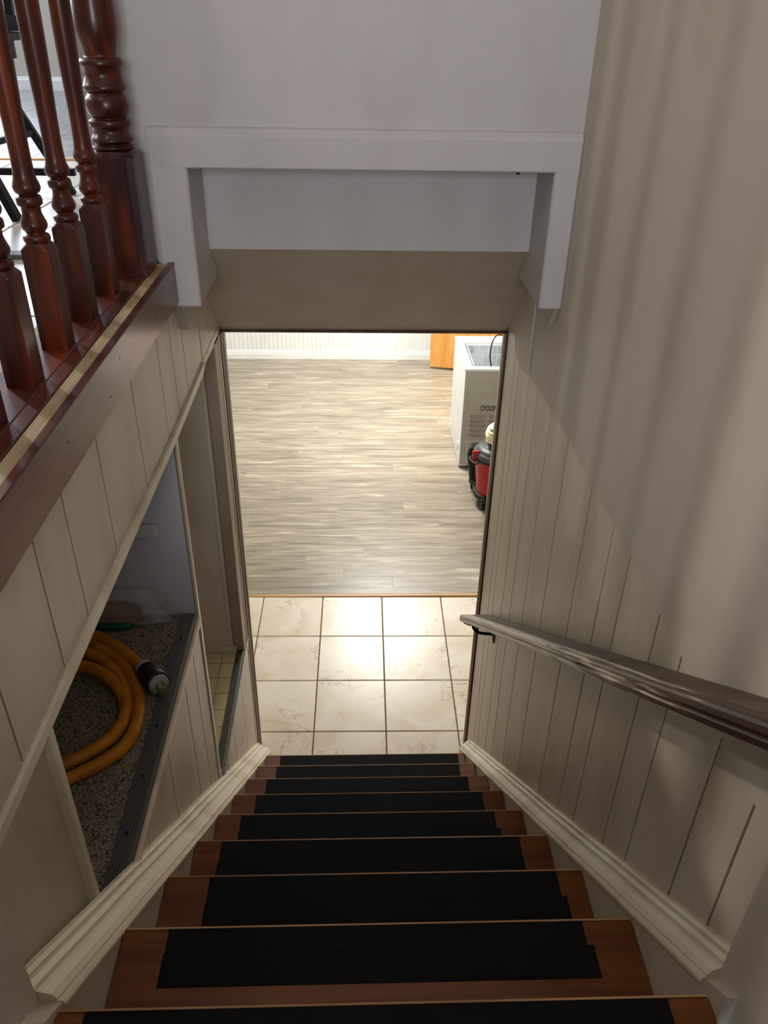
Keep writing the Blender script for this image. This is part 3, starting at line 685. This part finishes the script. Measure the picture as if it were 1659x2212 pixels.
# printed marks on the front panel
def text(name, body_, size, x, z, mat, par, sx=1.0):
    cu = bpy.data.curves.new(name, 'FONT'); cu.body = body_; cu.size = size; cu.extrude = .0003; cu.offset = .0013
    to = bpy.data.objects.new(name, cu); COL.objects.link(to); bpy.context.view_layer.update()
    me = bpy.data.meshes.new_from_object(to.evaluated_get(bpy.context.evaluated_depsgraph_get()))
    bpy.data.objects.remove(to)
    me.transform(Matrix.Diagonal((sx, 1, 1, 1))); me.transform(Matrix.Rotation(R(90), 4, 'X'))
    me.materials.clear(); me.materials.append(MATS[mat])
    o = bpy.data.objects.new(name, me); COL.objects.link(o); o.parent = par; o.location = Vector((x, fy0-.0026, z))-WL[par.name]; return o
text('lettering', 'CYCLOPENTANE', .052, .837, .453, 'print_black', fz, .55)
box('printed_line', .812, .822, fy0-.0027, fy0-.0020, .456, .459, 'print_black', fz)
prism('warning_triangle', [(.824, .424), (.848, .424), (.836, .447)], 'y', fy0-.0028, fy0-.0020, 'warning_yellow', fz)
bm = B()
for blk in range(5):
    for cx in (.774, .905):
        z = .412-.036*blk
        abox(bm, cx, cx+.011, fy0-.0028, fy0-.0020, z-.005, z+.006)
        for ln in range(2 if blk < 4 else 2):
            x = cx+(.014 if ln == 0 else 0); zz = z-.015*ln; end = cx+.112-random.uniform(0, .02)
            while x < end: w_ = random.uniform(.006, .016); abox(bm, x, min(end, x+w_), fy0-.0026, fy0-.0020, zz-.0028, zz+.0028); x += w_+.0022
put('fine_print', bm, 'print_grey', fz)['kind'] = 'stuff'
bm = B()
atube(bm, smooth_pts([(.768, fy0-.002, .035), (.762, fy0-.002, .195), (.764, fy0-.002, .208), (.776, fy0-.002, .212), (1.10, fy0-.002, .212)], 4), .0032, 6); put('vent_outline', bm, 'white_plastic', fz)
bm = B()
for k in range(24):
    z = .045+.0068*k; abox(bm, .800, 1.08, fy0-.0032, fy0-.0020, z, z+.0028)
put('vent_slots', bm, 'grey_plastic', fz)['kind'] = 'stuff'
bm = B(); alathe(bm, [(.022, 0), (.022, .004), (.016, .007), (.001, .007)], 0, 0, 18); bmesh.ops.rotate(bm, verts=bm.verts, cent=(0, 0, 0), matrix=Matrix.Rotation(R(-90), 3, 'Y')); bmesh.ops.scale(bm, verts=bm.verts, vec=(1, 1, 1.9)); bmesh.ops.translate(bm, verts=bm.verts, vec=(fx0, 5.205, .125)); put('drain_cap', bm, 'white_plastic', fz)
bm = B(); alathe(bm, [(.010, 0), (.009, .008), (.001, .010)], 0, 0, 12); bmesh.ops.rotate(bm, verts=bm.verts, cent=(0, 0, 0), matrix=Matrix.Rotation(R(-90), 3, 'Y')); bmesh.ops.translate(bm, verts=bm.verts, vec=(fx0, 5.70, .055)); put('side_knob', bm, 'white_plastic', fz)

# ------------------------------------------------------------------ basement: oak door leaf beyond the freezer
dl = root('door_2', (.655, 6.995, 0), kind='structure'); dl['label'] = 'flat oak-coloured door leaf standing open behind the chest freezer'
q4 = [(.655, 6.996), (1.70, 6.786), (1.709, 6.821), (.664, 7.031)]
prism('leaf', q4, 'z', .022, 1.98, 'oak', dl, .002)
bm = B(); abar(bm, (.71, 6.955, 1.0), (.71, 6.925, 1.0), .015); alathe(bm, [(.028, .985), (.030, 1.0), (.028, 1.015)], .71, 6.90, 16); put('handle', bm, 'brass', dl)

# ------------------------------------------------------------------ basement: red shop vacuum
vc = root('shop_vacuum', (.90, 4.60, 0), 'red drum shop vacuum with black lid and casters, half hidden by the door jamb', 'vacuum')
VX, VY = .888, 4.60
bm = B(); alathe(bm, spline_prof([(.100, .085), (.112, .090), (.118, .14), (.128, .24), (.138, .345), (.144, .350), (.144, .362)], 3), VX, VY, 36); drum = put('drum', bm, 'red_plastic', vc, True)
bm = B(); alathe(bm, spline_prof([(.146, .356), (.150, .360), (.152, .375), (.148, .395), (.135, .405), (.130, .415), (.110, .428), (.070, .436), (.066, .450), (.030, .452), (.001, .452)], 3), VX, VY, 36); lid = put('lid', bm, 'grey_plastic', vc, True)
bm = B(); atube(bm, [(VX+.149*math.cos(R(a)), VY+.149*math.sin(R(a)), .356) for a in range(0, 360, 10)], .007, 8, True); put('rim_band', bm, 'black', vc, True)
for ang in (198, 18):
    a = R(ang); c = Vector((VX+.152*math.cos(a), VY+.152*math.sin(a), .375)); t_ = Vector((-math.sin(a), math.cos(a), 0)); n_ = Vector((math.cos(a), math.sin(a), 0))
    bm = B()
    abar(bm, c+Vector((0, 0, -.035)), c+Vector((0, 0, .040)), .045, .016); la = put('latch', bm, 'red_plastic', vc)
    bm = B(); atube(bm, smooth_pts([c-t_*.045+Vector((0, 0, -.02)), c-t_*.04+n_*.022+Vector((0, 0, -.03)), c+t_*.04+n_*.022+Vector((0, 0, -.03)), c+t_*.045+Vector((0, 0, -.02))], 4), .007, 8); put('handle', bm, 'black', la, True)
bm = B(); alathe(bm, spline_prof([(.10, .062), (.130, .064), (.136, .080), (.126, .098), (.118, .100)], 3), VX, VY, 36); put('dolly_base', bm, 'black', vc, True)
for ang in (120, 226, 300, 40):
    a = R(ang); rr = {120: .155, 226: .115}.get(ang, .13)
    p = Vector((VX+rr*math.cos(a), VY+rr*math.sin(a), 0))
    if ang == 226: p = Vector((.818, 4.505, 0))
    if ang == 120: p = Vector((.782, 4.80, 0))
    bm = B(); abar(bm, Vector((VX+.08*math.cos(a), VY+.08*math.sin(a), .078)), Vector((p.x, p.y, .070)), .075, .034); alathe(bm, [(.020, .055), (.024, .080), (.018, .090)], p.x, p.y, 14); abar(bm, Vector((p.x-.03, p.y-.012, .075)), Vector((p.x+.03, p.y-.012, .075)), .016)
    cs = put('caster', bm, 'black', vc)
    bm = B()
    for sx_ in (-.011, .011):
        b2 = bmesh.new(); alathe(b2, [(.012, -.007), (.024, -.0065), (.026, 0), (.024, .0065), (.012, .007)], 0, 0, 18); bmesh.ops.rotate(b2, verts=b2.verts, cent=(0, 0, 0), matrix=Matrix.Rotation(R(90), 3, 'Y')); bmesh.ops.translate(b2, verts=b2.verts, vec=(p.x+sx_, p.y, .026))
        me = bpy.data.meshes.new('t'); b2.to_mesh(me); b2.free(); bm.from_mesh(me); bpy.data.meshes.remove(me)
    put('wheel', bm, 'black', cs, True)
# ribbed black hose hanging between drum and freezer
bm = B()
hp = smooth_pts([(VX-.13, VY+.12, .36), (VX-.145, VY+.15, .30), (VX-.135, VY+.165, .22), (VX-.115, VY+.19, .10)], 12)
atube(bm, hp, .016, 12, rad=[.020 if i % 2 else .026 for i in range(len(hp))]); put('suction_hose', bm, 'black', vc)
# coiled cable on the vacuum lid
rc = root('coiled_rope', (.885, 4.6, .452), 'pale yellow cable coil with white plastic wrap resting on the red vacuum', 'cable coil')
bm = B()
for k in range(5):
    z = .472+.019*k; rx = .078-.004*abs(k-2)
    atube(bm, [(.886+random.uniform(-.002, .002)+rx*math.cos(R(a)), 4.585+rx*math.sin(R(a)), z+.008*math.sin(R(a)*2+k)) for a in range(0, 360, 12)], .0105, 8, True)
put('loops', bm, 'cream_rope', rc, True)
bm = B(); atube(bm, smooth_pts([(.886+.062*math.cos(R(a))*(1-a/1500), 4.585+.062*math.sin(R(a))*(1-a/1500),   .569+.012*math.sin(R(a*1.7))) for a in range(0, 720, 30)], 3), .011, 8); put('wrap', bm, 'white_sheath', rc, True)

# ------------------------------------------------------------------ upstairs chair seen between the balusters
ch = root('dining_chair', (-1.27, 2.69, 2.25), 'black padded chair with splayed black metal legs on the pale tiles behind the railing', 'chair')
box('seat', -1.52, -1.045, 2.46, 2.92, 2.724, 2.764, 'black_leather', ch, .012)
box('seat_frame', -1.50, -1.055, 2.48, 2.90, 2.700, 2.722, 'black_metal', ch, .002)
bm = B(); abox(bm, -1.110, -1.072, 2.84, 2.87, 2.652, 2.701, .002); put('bracket', bm, 'black_metal', ch)
for y_ in (2.90, 2.49):
    for sg in (1, -1):
        f = Vector((-1.27+sg*(.286 if y_ > 2.7 else .245), y_, 2.2505)); t_ = Vector((-1.27+sg*.07, y_-.03*(1 if y_ > 2.7 else -1), 2.701))
        bm = B(); abar(bm, f, t_, .026, .022); put('leg', bm, 'black_metal', ch)
bm = B(); abar(bm, (-1.535, 2.895, 2.322), (-.965, 2.895, 2.322), .022); put('stretcher', bm, 'black_metal', ch)
bm = B(); abar(bm, (-1.075, 2.885, 2.442), (-1.130, 2.51, 2.442), .018); put('stretcher', bm, 'black_metal', ch)
bm = B(); abar(bm, (-1.46, 2.885, 2.442), (-1.41, 2.51, 2.442), .018); put('stretcher', bm, 'black_metal', ch)
for xx in (-1.48, -1.08):
    bm = B(); abar(bm, (xx, 2.90, 2.74), (xx, 2.96, 3.16), .022); put('back_post', bm, 'black_metal', ch)
box('backrest', -1.50, -1.06, 2.935, 2.975, 3.0, 3.2, 'black_leather', ch, .01)

# ------------------------------------------------------------------ labels of the setting
for nm, (lb, ct) in {
 'wall_right': ('right stairwell wall of vertical cream boards below smooth drywall', 'wall'),
 'wall_right.001': ('near return of the right wall beside the top steps', 'wall'),
 'wall_left': ('left stairwell wall of vertical cream boards under the dark fascia', 'wall'),
 'wall_left.001': ('near return of the left wall beside the top steps', 'wall'),
 'wall_front': ('grey painted header wall with sloping soffit above the doorway', 'wall'),
 'wall_left.002': ('narrow wall strip between the newel post and the header casing', 'wall'),
 'wall_left.003': ('side wall of the upper room behind the newel post', 'wall'),
 'trim_1': ('wide grey casing boards framing the recess above the doorway', 'trim'),
 'wall_front.001': ('basement wall left of the doorway', 'wall'), 'wall_front.002': ('basement wall right of the doorway', 'wall'),
 'ceiling': ('white basement ceiling above the laminate floor', 'ceiling'),
 'wall_left.004': ('left wall of the basement room', 'wall'), 'wall_right.002': ('right wall of the basement room behind the freezer', 'wall'),
 'wall_back': ('white beadboard wall at the far end of the basement', 'wall'),
 'baseboard_back': ('white moulded baseboard below the beadboard wall', 'baseboard'),
 'door_1': ('dark wooden frame of the basement doorway', 'door frame'), 'door_2': (None, 'door'),
 'floor': ('basement floor of cream stone tiles and grey-brown laminate planks', 'floor'),
 'floor.001': ('upper floor of pale tiles and grey planks behind the railing', 'floor'),
 'wall_back.001': ('beige far wall of the upper room around the window', 'wall'),
 'baseboard_back.001': ('white baseboard of the upper room seen between balusters', 'baseboard'),
 'window_1': ('bright window on the far wall of the upper room', 'window'),
 'window_2': ('window on the left wall of the upper room', 'window'),
 'wall_left.005': ('left wall of the upper room with a window', 'wall'), 'ceiling.001': ('white ceiling over the upper floor and stairwell', 'ceiling'),
 'wall_back.002': ('wall behind the viewer on the upper floor', 'wall'), 'floor.002': ('upper floor beside the landing behind the viewer', 'floor'),
 'wall_left.006': ('grey far wall of the carpeted closet', 'wall'), 'wall_left.007': ('near wall of the carpeted closet', 'wall'),
 'wall_left.008': ('back wall shared by the closet and the tiled side room', 'wall'), 'ceiling.002': ('ceiling of the closet and the tiled side room', 'ceiling'),
 'floor.003': ('raised closet floor with grey looped carpet', 'floor'), 'trim_2': ('grooved dark metal sill along the carpeted closet opening', 'trim'),
 'floor.004': ('floor of small yellow tiles in the lower side opening', 'floor'), 'wall_left.009': ('brownish far wall above the yellow tiles', 'wall'),
 'baseboard_left.001': ('small cream baseboard behind the yellow tiles', 'baseboard'), 'trim_3': ('grey-brown jamb board at the far side of the lower opening', 'trim'),
 'trim_4': ('thin corner strip beside the grey-brown jamb board', 'trim'), 'trim_5': ('smooth metal sill beside the yellow tiles', 'trim'),
 'trim_6': ('cream stringer board along the left side of the stairs', 'trim'), 'trim_7': ('cream stringer board along the right side of the stairs', 'trim'),
 'baseboard_left': ('ridged cream moulding running down the left side of the stairs', 'baseboard'),
 'baseboard_right': ('ridged cream moulding running down the right side of the stairs', 'baseboard'),
 'floor.005': ('landing behind the viewer at the head of the stairs', 'floor'), 'floor.006': ('upper deck edge below the railing', 'floor'),
 'trim_8': ('dark stained fascia board below the railing on the left', 'trim')}.items():
    o = bpy.data.objects.get(nm)
    if o is None: print('missing', nm); continue
    if lb: o['label'] = lb
    o['category'] = ct
